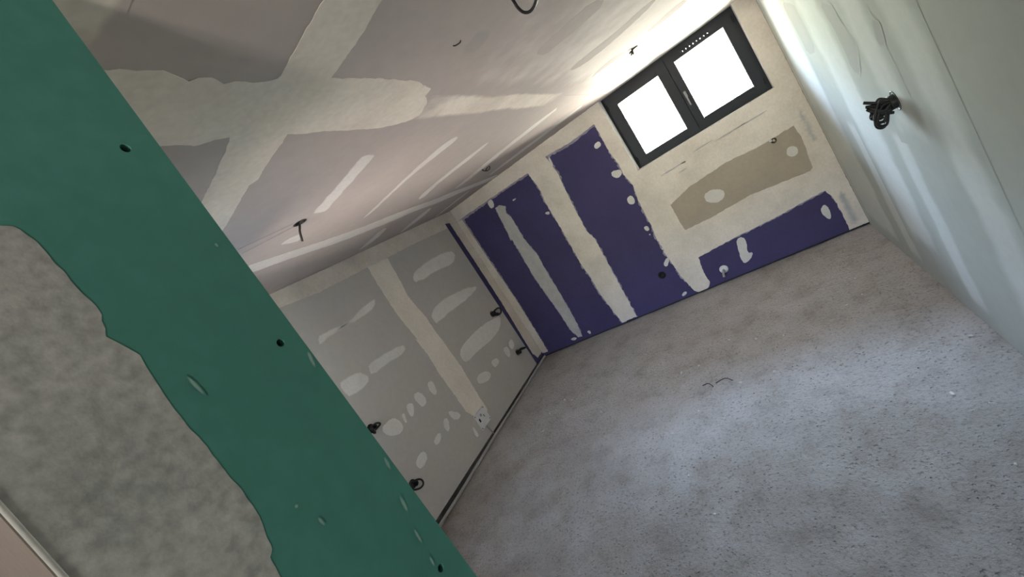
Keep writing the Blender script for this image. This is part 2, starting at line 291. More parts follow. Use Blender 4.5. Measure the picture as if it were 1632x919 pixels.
def make_concrete():
    m, n, l, b = new_mat('rough_concrete')
    tc = n.new('ShaderNodeTexCoord')
    def nz(scale, detail=6, rough=0.6):
        t = n.new('ShaderNodeTexNoise'); t.inputs['Scale'].default_value = scale
        t.inputs['Detail'].default_value = detail; t.inputs['Roughness'].default_value = rough
        l.new(tc.outputs['Object'], t.inputs[0]); return t.outputs['Fac']
    def ramp(fac, stops):
        r = n.new('ShaderNodeValToRGB')
        r.color_ramp.elements[0].position = stops[0][0]; r.color_ramp.elements[0].color = (*stops[0][1], 1)
        r.color_ramp.elements[1].position = stops[-1][0]; r.color_ramp.elements[1].color = (*stops[-1][1], 1)
        for p, c in stops[1:-1]:
            e = r.color_ramp.elements.new(p); e.color = (*c, 1)
        l.new(fac, r.inputs[0]); return r.outputs[0]
    def mix(bt, fac, a, c):
        x = n.new('ShaderNodeMix'); x.data_type = 'RGBA'; x.blend_type = bt
        if isinstance(fac, float): x.inputs[0].default_value = fac
        else: l.new(fac, x.inputs[0])
        l.new(a, x.inputs[6]); l.new(c, x.inputs[7]); return x.outputs[2]
    # smooth trowelled screed towards the window, coarse open screed towards the door with its grain's shade put into a darker colour, earth trodden in along the left
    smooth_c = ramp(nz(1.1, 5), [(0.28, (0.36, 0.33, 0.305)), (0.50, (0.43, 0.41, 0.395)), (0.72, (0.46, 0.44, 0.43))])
    rough_shade_c = ramp(nz(2.3, 6), [(0.28, (0.235, 0.205, 0.178)), (0.50, (0.285, 0.262, 0.242)), (0.72, (0.325, 0.308, 0.29))])
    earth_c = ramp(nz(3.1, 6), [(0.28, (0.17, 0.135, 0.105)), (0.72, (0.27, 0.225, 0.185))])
    sp = n.new('ShaderNodeSeparateXYZ'); l.new(tc.outputs['Object'], sp.inputs[0])
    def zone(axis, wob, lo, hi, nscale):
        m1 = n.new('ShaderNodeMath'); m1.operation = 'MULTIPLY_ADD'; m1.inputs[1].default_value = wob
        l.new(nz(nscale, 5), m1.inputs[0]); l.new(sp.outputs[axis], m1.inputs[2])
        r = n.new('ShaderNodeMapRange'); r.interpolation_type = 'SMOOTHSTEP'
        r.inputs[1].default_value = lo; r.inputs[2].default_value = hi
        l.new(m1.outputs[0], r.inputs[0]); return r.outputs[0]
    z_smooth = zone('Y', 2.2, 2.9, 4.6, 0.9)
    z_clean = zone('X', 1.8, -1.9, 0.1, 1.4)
    base = mix('MIX', z_smooth, rough_shade_c, smooth_c)
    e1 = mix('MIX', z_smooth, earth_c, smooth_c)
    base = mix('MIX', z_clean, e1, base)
    blot = ramp(nz(4.5, 7, 0.7), [(0.28, (0.72, 0.68, 0.63)), (0.48, (0.98, 0.97, 0.95)), (0.72, (1.10, 1.10, 1.10))])
    col = mix('MULTIPLY', 1.0, base, blot)
    speck = ramp(nz(55, 4, 0.7), [(0.33, (0.50, 0.48, 0.46)), (0.45, (0.98, 0.98, 0.98)), (0.72, (1.10, 1.10, 1.09))])
    col = mix('MULTIPLY', 0.8, col, speck)
    # small open pores, gathered in patches
    vo = n.new('ShaderNodeTexVoronoi'); vo.inputs['Scale'].default_value = 34
    l.new(tc.outputs['Object'], vo.inputs['Vector'])
    pore = n.new('ShaderNodeMapRange'); pore.inputs[1].default_value = 0.10; pore.inputs[2].default_value = 0.24
    pore.inputs[3].default_value = 1; pore.inputs[4].default_value = 0
    l.new(vo.outputs['Distance'], pore.inputs[0])
    where = n.new('ShaderNodeMapRange'); where.inputs[1].default_value = 0.44; where.inputs[2].default_value = 0.60
    l.new(nz(3.0, 6, 0.7), where.inputs[0])
    pm = n.new('ShaderNodeMath'); pm.operation = 'MULTIPLY'
    l.new(pore.outputs[0], pm.inputs[0]); l.new(where.outputs[0], pm.inputs[1])
    dark = n.new('ShaderNodeRGB'); dark.outputs[0].default_value = (0.22, 0.20, 0.19, 1)
    pf = n.new('ShaderNodeMath'); pf.operation = 'MULTIPLY'; pf.inputs[1].default_value = 0.45
    l.new(pm.outputs[0], pf.inputs[0])
    col = mix('MIX', pf.outputs[0], col, dark.outputs[0])
    l.new(col, b.inputs['Base Color'])
    b.inputs['Roughness'].default_value = 0.82
    b.inputs['Specular IOR Level'].default_value = 0.3
    # relief: trowel waves, grit, pores
    h = n.new('ShaderNodeMath'); h.operation = 'MULTIPLY_ADD'; h.inputs[1].default_value = 0.5
    l.new(nz(42, 6, 0.7), h.inputs[0]); l.new(nz(13, 6, 0.75), h.inputs[2])
    h2 = n.new('ShaderNodeMath'); h2.operation = 'MULTIPLY_ADD'; h2.inputs[1].default_value = -0.8
    l.new(pm.outputs[0], h2.inputs[0]); l.new(h.outputs[0], h2.inputs[2])
    bp = n.new('ShaderNodeBump'); bp.inputs['Strength'].default_value = 1.0; bp.inputs['Distance'].default_value = 0.022
    l.new(h2.outputs[0], bp.inputs['Height']); l.new(bp.outputs[0], b.inputs['Normal'])
    return m
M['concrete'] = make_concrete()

# ------------------------------------------------------------------ object helpers
COL = scene.collection

def link(name, me, parent=None):
    o = bpy.data.objects.new(name, me)
    COL.objects.link(o)
    if parent: o.parent = parent
    return o

def tag(o, label=None, cat=None, group=None, kind=None):
    if label: o['label'] = label
    if cat: o['category'] = cat
    if group: o['group'] = group
    if kind: o['kind'] = kind
    return o

def empty(name, loc=(0, 0, 0)):
    o = bpy.data.objects.new(name, None); o.location = loc
    o.empty_display_size = 0.1
    COL.objects.link(o); return o

def mesh_obj(name, bm, mat, parent=None, smooth=False):
    me = bpy.data.meshes.new(name); bm.to_mesh(me); bm.free()
    me.materials.append(mat)
    if smooth:
        for p in me.polygons: p.use_smooth = True
    return link(name, me, parent)

def bm_box(bm, a, b):
    (x0, y0, z0), (x1, y1, z1) = a, b
    v = [bm.verts.new(p) for p in ((x0,y0,z0),(x1,y0,z0),(x1,y1,z0),(x0,y1,z0),(x0,y0,z1),(x1,y0,z1),(x1,y1,z1),(x0,y1,z1))]
    for f in ((3,2,1,0),(4,5,6,7),(0,1,5,4),(1,2,6,5),(2,3,7,6),(3,0,4,7)):
        bm.faces.new([v[i] for i in f])

def box(name, a, b, mat, parent=None, bevel=0.0):
    bm = bmesh.new(); bm_box(bm, a, b)
    if bevel: bmesh.ops.bevel(bm, geom=bm.edges[:], offset=bevel, segments=2, affect='EDGES', clamp_overlap=True)
    bmesh.ops.recalc_face_normals(bm, faces=bm.faces[:])
    return mesh_obj(name, bm, mat, parent)

def boxes(name, lst, mat, parent=None, bevel=0.0):
    bm = bmesh.new()
    for a, b in lst: bm_box(bm, a, b)
    if bevel: bmesh.ops.bevel(bm, geom=bm.edges[:], offset=bevel, segments=2, affect='EDGES', clamp_overlap=True)
    bmesh.ops.recalc_face_normals(bm, faces=bm.faces[:])
    return mesh_obj(name, bm, mat, parent)

def catmull(pts, per=8):
    P = [Vector(p) for p in pts]
    P = [P[0]*2-P[1]] + P + [P[-1]*2-P[-2]]
    out = []
    for i in range(1, len(P)-2):
        a, b, c, d = P[i-1:i+3]
        for k in range(per):
            t = k/per
            out.append(0.5*((2*b) + (c-a)*t + (2*a-5*b+4*c-d)*t*t + (3*b-a-3*c+d)*t**3))
    out.append(P[-2]); return out

def bm_tube(bm, path, rad, seg=8):
    """rad: number or function of index"""
    rings = []
    up = Vector((0.13, 0.31, 0.94))
    for i, p in enumerate(path):
        t = (path[min(i+1, len(path)-1)] - path[max(i-1, 0)]).normalized()
        a = t.cross(up)
        if a.length < 1e-3: a = t.cross(Vector((1, 0, 0)))
        a.normalize(); b = t.cross(a); up = b.cross(t)*-1 if False else up
        r = rad(i) if callable(rad) else rad
        rings.append([bm.verts.new(p + (a*math.cos(2*math.pi*k/seg) + b*math.sin(2*math.pi*k/seg))*r) for k in range(seg)])
    for q, w in zip(rings, rings[1:]):
        for k in range(seg):
            bm.faces.new((q[k], q[(k+1) % seg], w[(k+1) % seg], w[k]))
    bm.faces.new(rings[0][::-1]); bm.faces.new(rings[-1])

def tube(name, pts, rad, mat, parent=None, per=8, seg=8, smooth_path=True):
    bm = bmesh.new()
    bm_tube(bm, catmull(pts, per) if smooth_path else [Vector(p) for p in pts], rad, seg)
    bmesh.ops.recalc_face_normals(bm, faces=bm.faces[:])
    return mesh_obj(name, bm, mat, parent, True)

def lathe(name, profile, origin, axis, mat, parent=None, seg=24, smooth=True):
    """profile: (radius, distance along axis) pairs"""
    ax = Vector(axis).normalized()
    a = ax.orthogonal().normalized(); b = ax.cross(a)
    bm = bmesh.new(); rings = []
    for r, h in profile:
        c = Vector(origin) + ax*h
        if r < 1e-6: rings.append([bm.verts.new(c)])
        else: rings.append([bm.verts.new(c + (a*math.cos(2*math.pi*k/seg) + b*math.sin(2*math.pi*k/seg))*r) for k in range(seg)])
    for q, w in zip(rings, rings[1:]):
        for k in range(seg):
            k2 = (k+1) % seg
            if len(q) == 1 and len(w) == 1: continue
            if len(q) == 1: bm.faces.new((q[0], w[k2], w[k]))
            elif len(w) == 1: bm.faces.new((q[k], q[k2], w[0]))
            else: bm.faces.new((q[k], q[k2], w[k2], w[k]))
    bmesh.ops.recalc_face_normals(bm, faces=bm.faces[:])
    return mesh_obj(name, bm, mat, parent, smooth)

# a surface: (u, v, height above the surface) -> point, and its normal
SURF = {
    'far':   (lambda u, v, h: (u, D-h, v), Vector((0, -1, 0))),
    'left':  (lambda u, v, h: (XL+h, u, v), Vector((1, 0, 0))),
    'right': (lambda u, v, h: (XR-h, u, v), Vector((-1, 0, 0))),
    'ceil':  (lambda u, v, h: (u, v, H-h), Vector((0, 0, -1))),
    'floor': (lambda u, v, h: (u, v, h), Vector((0, 0, 1))),
    'jamb':  (lambda u, v, h: (JX+h, u, v), Vector((1, 0, 0))),
    'hall':  (lambda u, v, h: (u, JY0-h, v), Vector((0, -1, 0))),
    'back':  (lambda u, v, h: (u, JY1+h, v), Vector((0, 1, 0))),
}

def area2(p):
    return sum(p[i-1][0]*p[i][1]-p[i][0]*p[i-1][1] for i in range(len(p)))/2

def fill(bm, loops, f, h, nrm):
    """triangulated face with holes at height h"""
    vl = [[Vector((u, v, 0)) for u, v in lp] for lp in loops]
    tris = tessellate_polygon(vl)
    flat = [bm.verts.new(f(u, v, h)) for lp in loops for u, v in lp]
    for t in tris:
        vs_ = [flat[i] for i in t]
        if len(set(vs_)) < 3: continue
        try: fc = bm.faces.new(vs_)
        except ValueError: continue
        fc.normal_update()
        if fc.normal.dot(nrm) < 0: fc.normal_flip()
    out, k = [], 0
    for lp in loops:
        out.append(flat[k:k+len(lp)]); k += len(lp)
    return out

def circle(u, v, r, n=24):
    return [(u+r*math.cos(2*math.pi*i/n), v+r*math.sin(2*math.pi*i/n)) for i in range(n)]

def panel(parent, plane, u0, u1, v0, v1, mat, holes=(), th=0.0125, name='plasterboard_panel'):
    """one board with its face on the surface; holes are (u, v, radius)"""
    f, nrm = SURF[plane]
    g = 0.0015
    bm = bmesh.new()
    loops = [[(u0+g, v0), (u1-g, v0), (u1-g, v1), (u0+g, v1)]] + [circle(*hh) for hh in holes]
    tops = fill(bm, loops, f, 0.0, nrm)
    for lp, tv in zip(loops, tops):
        bv = [bm.verts.new(f(u, v, -th)) for u, v in lp]
        for i in range(len(lp)):
            j = (i+1) % len(lp)
            bm.faces.new((tv[i], tv[j], bv[j], bv[i]))
    return mesh_obj(name, bm, mat, parent)

def chaikin(p, it):
    for _ in range(it):
        q = []
        for i in range(len(p)):
            a, b = p[i], p[(i+1) % len(p)]
            q += [(a[0]*.75+b[0]*.25, a[1]*.75+b[1]*.25), (a[0]*.25+b[0]*.75, a[1]*.25+b[1]*.75)]
        p = q
    return p

def densify(p, step):
    q = []
    for i in range(len(p)):
        a, b = p[i], p[(i+1) % len(p)]
        L = math.hypot(b[0]-a[0], b[1]-a[1]); n = max(1, int(L/step))
        q += [(a[0]+(b[0]-a[0])*k/n, a[1]+(b[1]-a[1])*k/n) for k in range(n)]
    return q

def ragged(p, amp, seed, lim=None, freq=22.0):
    """push each outline point along its normal by fractal noise; points on the limits of the surface stay"""
    s = 1 if area2(p) > 0 else -1
    q = []
    for i in range(len(p)):
        a, b = p[i-1], p[(i+1) % len(p)]
        nx, ny = (b[1]-a[1])*s, -(b[0]-a[0])*s
        L = math.hypot(nx, ny) or 1
        u, v = p[i]
        k = amp*(noise.noise((u*freq, v*freq, seed*7.3)) + 0.6*noise.noise((u*freq*3, v*freq*3, seed*3.1)))
        u2, v2 = u+nx/L*k, v+ny/L*k
        if lim:
            u2 = min(max(u2, lim[0]), lim[1]); v2 = min(max(v2, lim[2]), lim[3])
        q.append((u2, v2))
    return q

LIM = {'far': (XL+.001, XR-.001, 0.024, H-.001), 'left': (JY1+.01, D-.002, 0.05, H-.001), 'right': (HALL_Y+.01, D-.002, 0.006, H-.001),
       'ceil': (XL+.001, XR-.001, HALL_Y+.01, D+WDEEP-.001), 'jamb': (JY0, JY1, 0.01, H-.001)}
PATCH_N = [0]

def patch(parent, plane, pts, mat, name='filler_patch', amp=0.006, smooth=0, t=None, holes=(), step=0.012):
    """a spread of filler standing proud of the board, with a ragged edge"""
    f, nrm = SURF[plane]
    PATCH_N[0] += 1
    sd = PATCH_N[0]
    if t is None: t = 0.0008 + 0.00008*(sd % 12)
    lp = [ragged(densify(chaikin(list(pts), smooth), step), amp, sd, LIM.get(plane))]
    for hl in holes: lp.append(ragged(densify(list(hl), step), amp, sd+50))
    bm = bmesh.new()
    tops = fill(bm, lp, f, t, nrm)
    for l_, tv in zip(lp, tops):
        bv = [bm.verts.new(f(u, v, -0.0005)) for u, v in l_]
        for i in range(len(l_)):
            j = (i+1) % len(l_)
            bm.faces.new((tv[i], tv[j], bv[j], bv[i]))
    return mesh_obj(name, bm, mat, parent)

def soft_patch(parent, plane, pts, mat, w=0.05, name='skim_band', amp=0.008, smooth=1, t=None):
    """a spread that feathers out over the width w at its edge"""
    f, nrm = SURF[plane]
    PATCH_N[0] += 1
    sd = PATCH_N[0]
    if t is None: t = 0.0004 + 0.00005*(sd % 8)
    p = densify(chaikin(list(pts), smooth), 0.03)
    p = ragged(p, amp, sd, LIM.get(plane), 9.0)
    s = 1 if area2(p) > 0 else -1
    n = len(p); inner = []
    for i in range(n):
        a, b = p[(i-2) % n], p[(i+2) % n]
        nx, ny = -(b[1]-a[1])*s, (b[0]-a[0])*s
        L = math.hypot(nx, ny) or 1
        inner.append((p[i][0]+nx/L*w, p[i][1]+ny/L*w))
    bm = bmesh.new()
    cov = bm.verts.layers.float.new('cover')
    iv = fill(bm, [inner], f, t, nrm)[0]
    for v in iv: v[cov] = 1.0
    ov = [bm.verts.new(f(u, v, t)) for u, v in p]
    for v in ov: v[cov] = 0.0
    for i in range(n):
        j = (i+1) % n
        fc = bm.faces.new((ov[i], ov[j], iv[j], iv[i])); fc.normal_update()
        if fc.normal.dot(nrm) < 0: fc.normal_flip()
    return mesh_obj(name, bm, mat, parent)

def band_patch(parent, plane, u0, u1, v0, v1, mat, w=0.12, name='skim_band', amp=0.02, t=None, wv=None, vmax=9.0):
    """a straight broad pass of the trowel, thin at all four edges"""
    f, nrm = SURF[plane]
    PATCH_N[0] += 1
    sd = PATCH_N[0]; wv = wv or w
    if t is None: t = 0.0004 + 0.00005*(sd % 8)
    nu = 12; nv = max(6, int((v1-v0)/0.08))
    bm = bmesh.new(); cov = bm.verts.layers.float.new('cover'); g = []
    for j in range(nv+1):
        row = []
        for i in range(nu+1):
            a, c = i/nu, j/nv
            u, v = u0+(u1-u0)*a, v0+(v1-v0)*c
            du = min(a, 1-a)*(u1-u0); dv = min(c, 1-c)*(v1-v0)
            k = amp*noise.noise((v*3.0, a*1.5, sd*4.7))
            vt = bm.verts.new(f(min(max(u+k*(0 < i < nu), u0), u1), min(v, vmax), t))
            vt[cov] = min(1.0, du/w, dv/wv)
            row.append(vt)
        g.append(row)
    for j in range(nv):
        for i in range(nu):
            fc = bm.faces.new((g[j][i], g[j][i+1], g[j+1][i+1], g[j+1][i])); fc.normal_update()
            if fc.normal.dot(nrm) < 0: fc.normal_flip()
    return mesh_obj(name, bm, mat, parent)

# ------------------------------------------------------------------ floor
bm = bmesh.new()
fx0, fx1, fy0, fy1 = XL-0.05, XR+0.05, HALL_Y-0.05, D+0.05
NX, NY = 90, 170
grid = [[bm.verts.new((fx0+(fx1-fx0)*i/NX, fy0+(fy1-fy0)*j/NY,
        0.004*noise.noise((i*0.23, j*0.23, 1.7)) + 0.002*noise.noise((i*0.8, j*0.8, 5.1)) - 0.003)) for i in range(NX+1)] for j in range(NY+1)]
for j in range(NY):
    for i in range(NX):
        bm.faces.new((grid[j][i], grid[j][i+1], grid[j+1][i+1], grid[j+1][i]))
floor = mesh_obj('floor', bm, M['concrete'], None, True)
tag(floor, 'rough unfinished grey concrete floor of the room', 'floor', kind='structure')

# ------------------------------------------------------------------ ceiling
ceiling = boxes('ceiling', [((XL-0.1, JY0, H+0.0125), (XR+0.1, D+0.30, H+0.10)), ((HALL_X-0.12, HALL_Y-0.1, H+0.0125), (XR+0.1, JY0, H+0.10))], M['cavity'])
tag(ceiling, 'plasterboard ceiling with taped and filled joints and wires', 'ceiling', kind='structure')
CH = [(-1.89, 1.62, 0.036)]
panel(ceiling, 'ceil', -0.89, XR, 0.95, D+0.22, M['paper_ceiling'])
panel(ceiling, 'ceil', -2.58, -0.89, 0.95, D, M['paper_ceiling'], CH)
panel(ceiling, 'ceil', XL, -2.58, 0.95, D, M['paper_ceiling'])
panel(ceiling, 'ceil', -0.89, XR, HALL_Y, 0.95, M['paper_ceiling'])
panel(ceiling, 'ceil', HALL_X-0.1, -0.89, HALL_Y, JY0, M['paper_ceiling'])
panel(ceiling, 'ceil', -2.58, -0.89, JY0, 0.95, M['paper_ceiling'])
panel(ceiling, 'ceil', XL, -2.58, JY1, 0.95, M['paper_ceiling'])
panel(ceiling, 'ceil', -1.05, -0.89, D, D+0.22, M['paper_ceiling'])
# joint running towards the window, and the cross joint
patch(ceiling, 'ceil', [(-0.765, 0.40)] + CEIL_JOINT_A + [(-0.765, 0.93)] + CEIL_JOINT_B[:5] + [(-0.90, 1.66), (-0.985, 1.70)]
      + CEIL_JOINT_C[2:] + CEIL_JOINT_D + [(-1.012, 0.40)], M['filler'], 'joint_filler', 0.007)
band_patch(ceiling, 'ceil', -1.03, -0.84, 1.50, 3.6, M['filler_soft'], 0.05, 'joint_filler', 0.015, 0.0005, 0.5)
cross = CEIL_CROSS_L + [(-1.8, 0.93), (-2.6, 0.93), (-3.49, 0.92), (-3.49, 1.12), (-2.6, 1.12)] + CEIL_CROSS_R[::-1] + [(-0.2, 0.99), (0.615, 0.99), (0.615, 0.84), (-0.2, 0.84)]
patch(ceiling, 'ceil', cross, M['filler'], 'joint_filler', 0.005)
band_patch(ceiling, 'ceil', -0.745, 0.62, 0.30, 0.50, M['filler_soft'], 0.03, 'joint_filler', 0.008)
for p in CEIL_STREAKS: soft_patch(ceiling, 'ceil', p, M['streak_ceiling'], 0.022, 'filler_streak', 0.01)
soft_patch(ceiling, 'ceil', [(-1.02, 3.78), (-2.0, 3.80), (-2.0, 3.98), (-1.1, 3.98)], M['streak_ceiling'], 0.03, 'filler_streak')
soft_patch(ceiling, 'ceil', [(-1.02, 4.62), (-2.4, 4.66), (-2.4, 4.86), (-1.1, 4.86)], M['streak_ceiling'], 0.03, 'filler_streak')
soft_patch(ceiling, 'ceil', [(-2.75, 4.72), (-3.45, 4.80), (-3.45, 4.93), (-2.75, 4.86)], M['streak_ceiling'], 0.03, 'filler_streak')
line = [(-2.30, 1.2)] + CEIL_LINE[:9] + [(-2.50, 5.28), (-2.68, 5.28)] + CEIL_LINE[9:] + [(-2.48, 1.2)]
patch(ceiling, 'ceil', line, M['filler_thin'], 'joint_filler', 0.006, 1)
# two scored lines leading to the cable outlet, groove shade painted as flat dark strips
for (a0, a1), (b0, b1) in (((-1.99, 1.316), (-1.872, 1.57)), ((-2.077, 1.373), (-1.925, 1.605))):
    d_ = Vector((b0-a0, b1-a1)); n_ = Vector((-d_.y, d_.x)).normalized()*0.006
    patch(ceiling, 'ceil', [(a0+n_.x, a1+n_.y), (b0+n_.x, b1+n_.y), (b0-n_.x, b1-n_.y), (a0-n_.x, a1-n_.y)], M['groove_shade'], 'scored_line', 0.002, 0, 0.0006)
# skimmed field by the window with bare paper showing between the passes
band_patch(ceiling, 'ceil', -0.84, 0.62, 1.30, 8.2, M['skim_ceiling_soft'], 0.30, 'skim_coat', 0.03, 0.0003, 2.2, D+WDEEP-0.002)
for p in CEIL_BARE[:5]: patch(ceiling, 'ceil', p, M['paper_ceiling'], 'bare_paper_streak', 0.006, 1, 0.0007)
for p in CEIL_BARE[6:]: soft_patch(ceiling, 'ceil', p, M['stain_ceiling'], 0.03, 'stain', 0.008, 1, 0.0006)

# ------------------------------------------------------------------ far wall with the window
wall_far = boxes('wall_far', [((XL-0.1, D+0.03, -0.02), (WX0-0.013, D+0.30, H+0.02)), ((WX1+0.013, D+0.03, -0.02), (XR+0.1, D+0.30, H+0.02)),
                              ((WX0-0.013, D+0.03, -0.02), (WX1+0.013, D+0.30, WZ0-0.013))], M['cavity'])
tag(wall_far, 'window wall of violet plasterboard with pale filled joints', 'wall', kind='structure')
JA, JB, JZ = -2.05, -1.075, 0.63
panel(wall_far, 'far', XL, JA, 0.022, H, M['purple'])
panel(wall_far, 'far', JA, JB, 0.022, H, M['purple'], [(-1.402, 0.405, 0.036)])
panel(wall_far, 'far', JB, XR, JZ, WZ0, M['tan'])
panel(wall_far, 'far', JB, XR, 0.022, JZ-0.003, M['purple'])
panel(wall_far, 'far', JB, WX0, WZ0, H, M['paper'])
panel(wall_far, 'far', WX1, XR, WZ0, H, M['paper'])
# window reveal linings
box('reveal_lining', (WX0-0.0125, D+0.0005, WZ0-0.0125), (WX0, D+0.30, H), M['skim_white'], wall_far)
box('reveal_lining', (WX1, D+0.0005, WZ0-0.0125), (WX1+0.0125, D+0.30, H), M['skim_white'], wall_far)
box('sill_lining', (WX0, D+0.0005, WZ0-0.0125), (WX1, D+0.30, WZ0), M['skim_white'], wall_far)
# thin lilac margins where the filler was wiped out over the violet paper
def grown(p, d):
    s = 1 if area2(p) > 0 else -1
    q = []
    for i in range(len(p)):
        a_, b_ = p[i-1], p[(i+1) % len(p)]
        nx, ny = (b_[1]-a_[1])*s, -(b_[0]-a_[0])*s
        L = math.hypot(nx, ny) or 1
        q.append((p[i][0]+nx/L*d, p[i][1]+ny/L*d))
    return q
patch(wall_far, 'far', grown(FAR_BAND_WIDE, 0.010), M['margin'], 'wiped_margin', 0.022, 0, 0.0004)
patch(wall_far, 'far', grown(FAR_BAND_THIN, 0.004), M['margin'], 'wiped_margin', 0.016, 0, 0.0004)
patch(wall_far, 'far', [(XL, 0.09), (-3.395, 0.08), (-3.37, 0.94), (-3.385, 2.33), (-2.83, 2.345), (-2.2, 2.33), (-1.86, 2.365), (-1.54, 2.33), (-1.19, 2.35), (-1.19, 2.45), (XL, 2.45)], M['margin'], 'wiped_margin', 0.014, 0, 0.0004)
edge = FAR_SURROUND_EDGE[:16]
patch(wall_far, 'far', [(u-0.010, v) for u, v in edge] + [(u+0.03, v) for u, v in edge[::-1]], M['margin'], 'wiped_margin', 0.024, 0, 0.0004)
low_edge = FAR_LOW_EDGE[1:8]
patch(wall_far, 'far', [(u, v-0.012) for u, v in low_edge] + [(u, v+0.02) for u, v in low_edge[::-1]], M['margin'], 'wiped_margin', 0.012, 0, 0.0004)
# filler
patch(wall_far, 'far', [(XL, 0.07), (-3.41, 0.06), (-3.40, 0.19), (-3.38, 0.94), (-3.40, 1.7), (-3.41, 2.36), (XL, 2.36)], M['filler'], 'corner_filler', 0.006)
patch(wall_far, 'far', [(XL, 2.36), (-3.407, 2.371), (-2.825, 2.365), (-2.19, 2.355), (-1.88, 2.395), (-1.536, 2.36), (-1.14, 2.375), (-1.14, H), (XL, H)], M['filler'], 'corner_filler', 0.007)
patch(wall_far, 'far', FAR_BAND_THIN, M['filler_grey'], 'joint_filler', 0.007)
patch(wall_far, 'far', FAR_BAND_WIDE, M['filler'], 'joint_filler', 0.008)
low = FAR_LOW_EDGE
surround = [(-1.17, H)] + FAR_SURROUND_EDGE + low[2:9] + [(0.46, 0.024), (XR, 0.024), (XR, H), (WX1, H), (WX1, WZ0), (WX0, WZ0), (WX0, H)]
patch(wall_far, 'far', surround, M['filler'], 'window_surround_filler', 0.006, 0, None, [FAR_TAN_EDGE])
for p in FAR_SPOTS: patch(wall_far, 'far', p, M['filler_thin'], 'filler_spot', 0.005, 1)
# faint trowel smears below the window
for u, v, w_ in ((-0.70, 1.47, 0.30), (-0.34, 1.52, 0.22), (-0.05, 1.50, 0.30), (0.20, 1.50, 0.22), (-0.62, 1.40, 0.10)):
    soft_patch(wall_far, 'far', [(u-w_/2, v-0.012), (u+w_/2, v-0.008), (u+w_/2, v+0.016), (u-w_/2, v+0.010)], M['smear_soft'], 0.010, 'trowel_smear', 0.004, 1, 0.0022)
band_patch(wall_far, 'far', 0.47, 0.585, 0.03, 0.46, M['smear_soft'], 0.07, 'trowel_smear', 0.006, 0.0022)
band_patch(wall_far, 'far', 0.47, 0.60, 0.95, 1.40, M['smear_soft'], 0.12, 'trowel_smear', 0.006, 0.0022)

# ------------------------------------------------------------------ left wall
wall_left = box('wall_left', (XL-0.20, JY1-0.1, -0.02), (XL-0.045, D+0.1, H+0.02), M['cavity'])
tag(wall_left, 'long wall of grey plasterboard with filler spots', 'wall', kind='structure')
LBOX = [(4.80, 1.045), (4.80, 0.40), (2.325, 1.10), (2.333, 0.455)]
LH = [(u, v, 0.036) for u, v in LBOX]
panel(wall_left, 'left', JY1, 1.14, 0.05, H, M['paper'])
panel(wall_left, 'left', 1.14, 2.24, 0.05, H, M['paper'])
panel(wall_left, 'left', 2.24, 3.545, 0.05, H, M['paper'], LH[2:])
panel(wall_left, 'left', 3.545, 5.04, 0.05, H, M['paper'], LH[:2])
panel(wall_left, 'left', 5.04, D, 0.05, H, M['purple'])
box('floor_track', (XL-0.043, JY1, 0.0), (XL-0.008, D, 0.04), M['steel'], wall_left)
patch(wall_left, 'left', LEFT_BAND[:11] + [(3.44, 0.30), (3.66, 0.26)] + LEFT_BAND[11:], M['filler_left'], 'joint_filler', 0.007)
patch(wall_left, 'left', [(JY1, H), (JY1, 2.40), (2.325, 2.41), (2.736, 2.375), (3.266, 2.374), (3.4, 2.377), (3.729, 2.37), (4.2, 2.375), (5.04, 2.35), (5.04, H)], M['filler'], 'corner_filler', 0.006)
patch(wall_left, 'left', [(5.145, 2.40), (5.15, 1.83), (5.145, 1.08), (5.10, 0.44), (5.09, 0.20), (5.15, 0.09), (D, 0.09), (D, H), (5.04, H), (5.04, 2.42)], M['filler'], 'corner_filler', 0.006)
for i, p in enumerate(LEFT_SPOTS):
    if i in (0, 1, 2, 4, 5): soft_patch(wall_left, 'left', p, M['streak_left'], 0.030, 'filler_streak', 0.006)
    else: patch(wall_left, 'left', p, M['filler_pale'], 'filler_spot', 0.006, 1)

# ------------------------------------------------------------------ right wall
wall_right = box('wall_right', (XR+0.045, HALL_Y-0.1, -0.02), (XR+0.2, D+0.1, H+0.02), M['cavity'])
tag(wall_right, 'pale skimmed side wall beside the window', 'wall', kind='structure')
RBOX = (2.80, 1.452)
cuts = [HALL_Y, -1.27, -0.07, 1.13, 2.33, 3.53, 4.73, D]
for a, b in zip(cuts, cuts[1:]):
    panel(wall_right, 'right', a, b, 0.006, H, M['paper_right'], [(RBOX[0], RBOX[1], 0.040)] if a < RBOX[0] < b else ())
for y0, y1, z0, z1 in ((4.30, 5.25, 0.05, 2.54), (3.30, 3.86, 0.30, 2.54), (2.62, 2.98, 1.2, 2.54), (2.16, 2.48, 0.05, 2.54), (2.93, 3.15, 0.10, 1.3), (3.86, 4.10, 0.06, 1.3), (-0.3, 0.3, 0.05, 2.54)):
    band_patch(wall_right, 'right', y0-0.04, y1+0.04, z0, z1, M['skim_soft'], min(0.18, (y1-y0)*0.5))
for p in RIGHT_BARE[:3]: soft_patch(wall_right, 'right', p, M['bare_right_soft'], 0.025, 'bare_paper_streak', 0.01, 1, 0.0012)
# the filled inside corner with the window wall
band_patch(wall_right, 'right', 5.16, 5.31, 0.01, 2.545, M['skim_soft'], 0.05, 'corner_filler', 0.01)

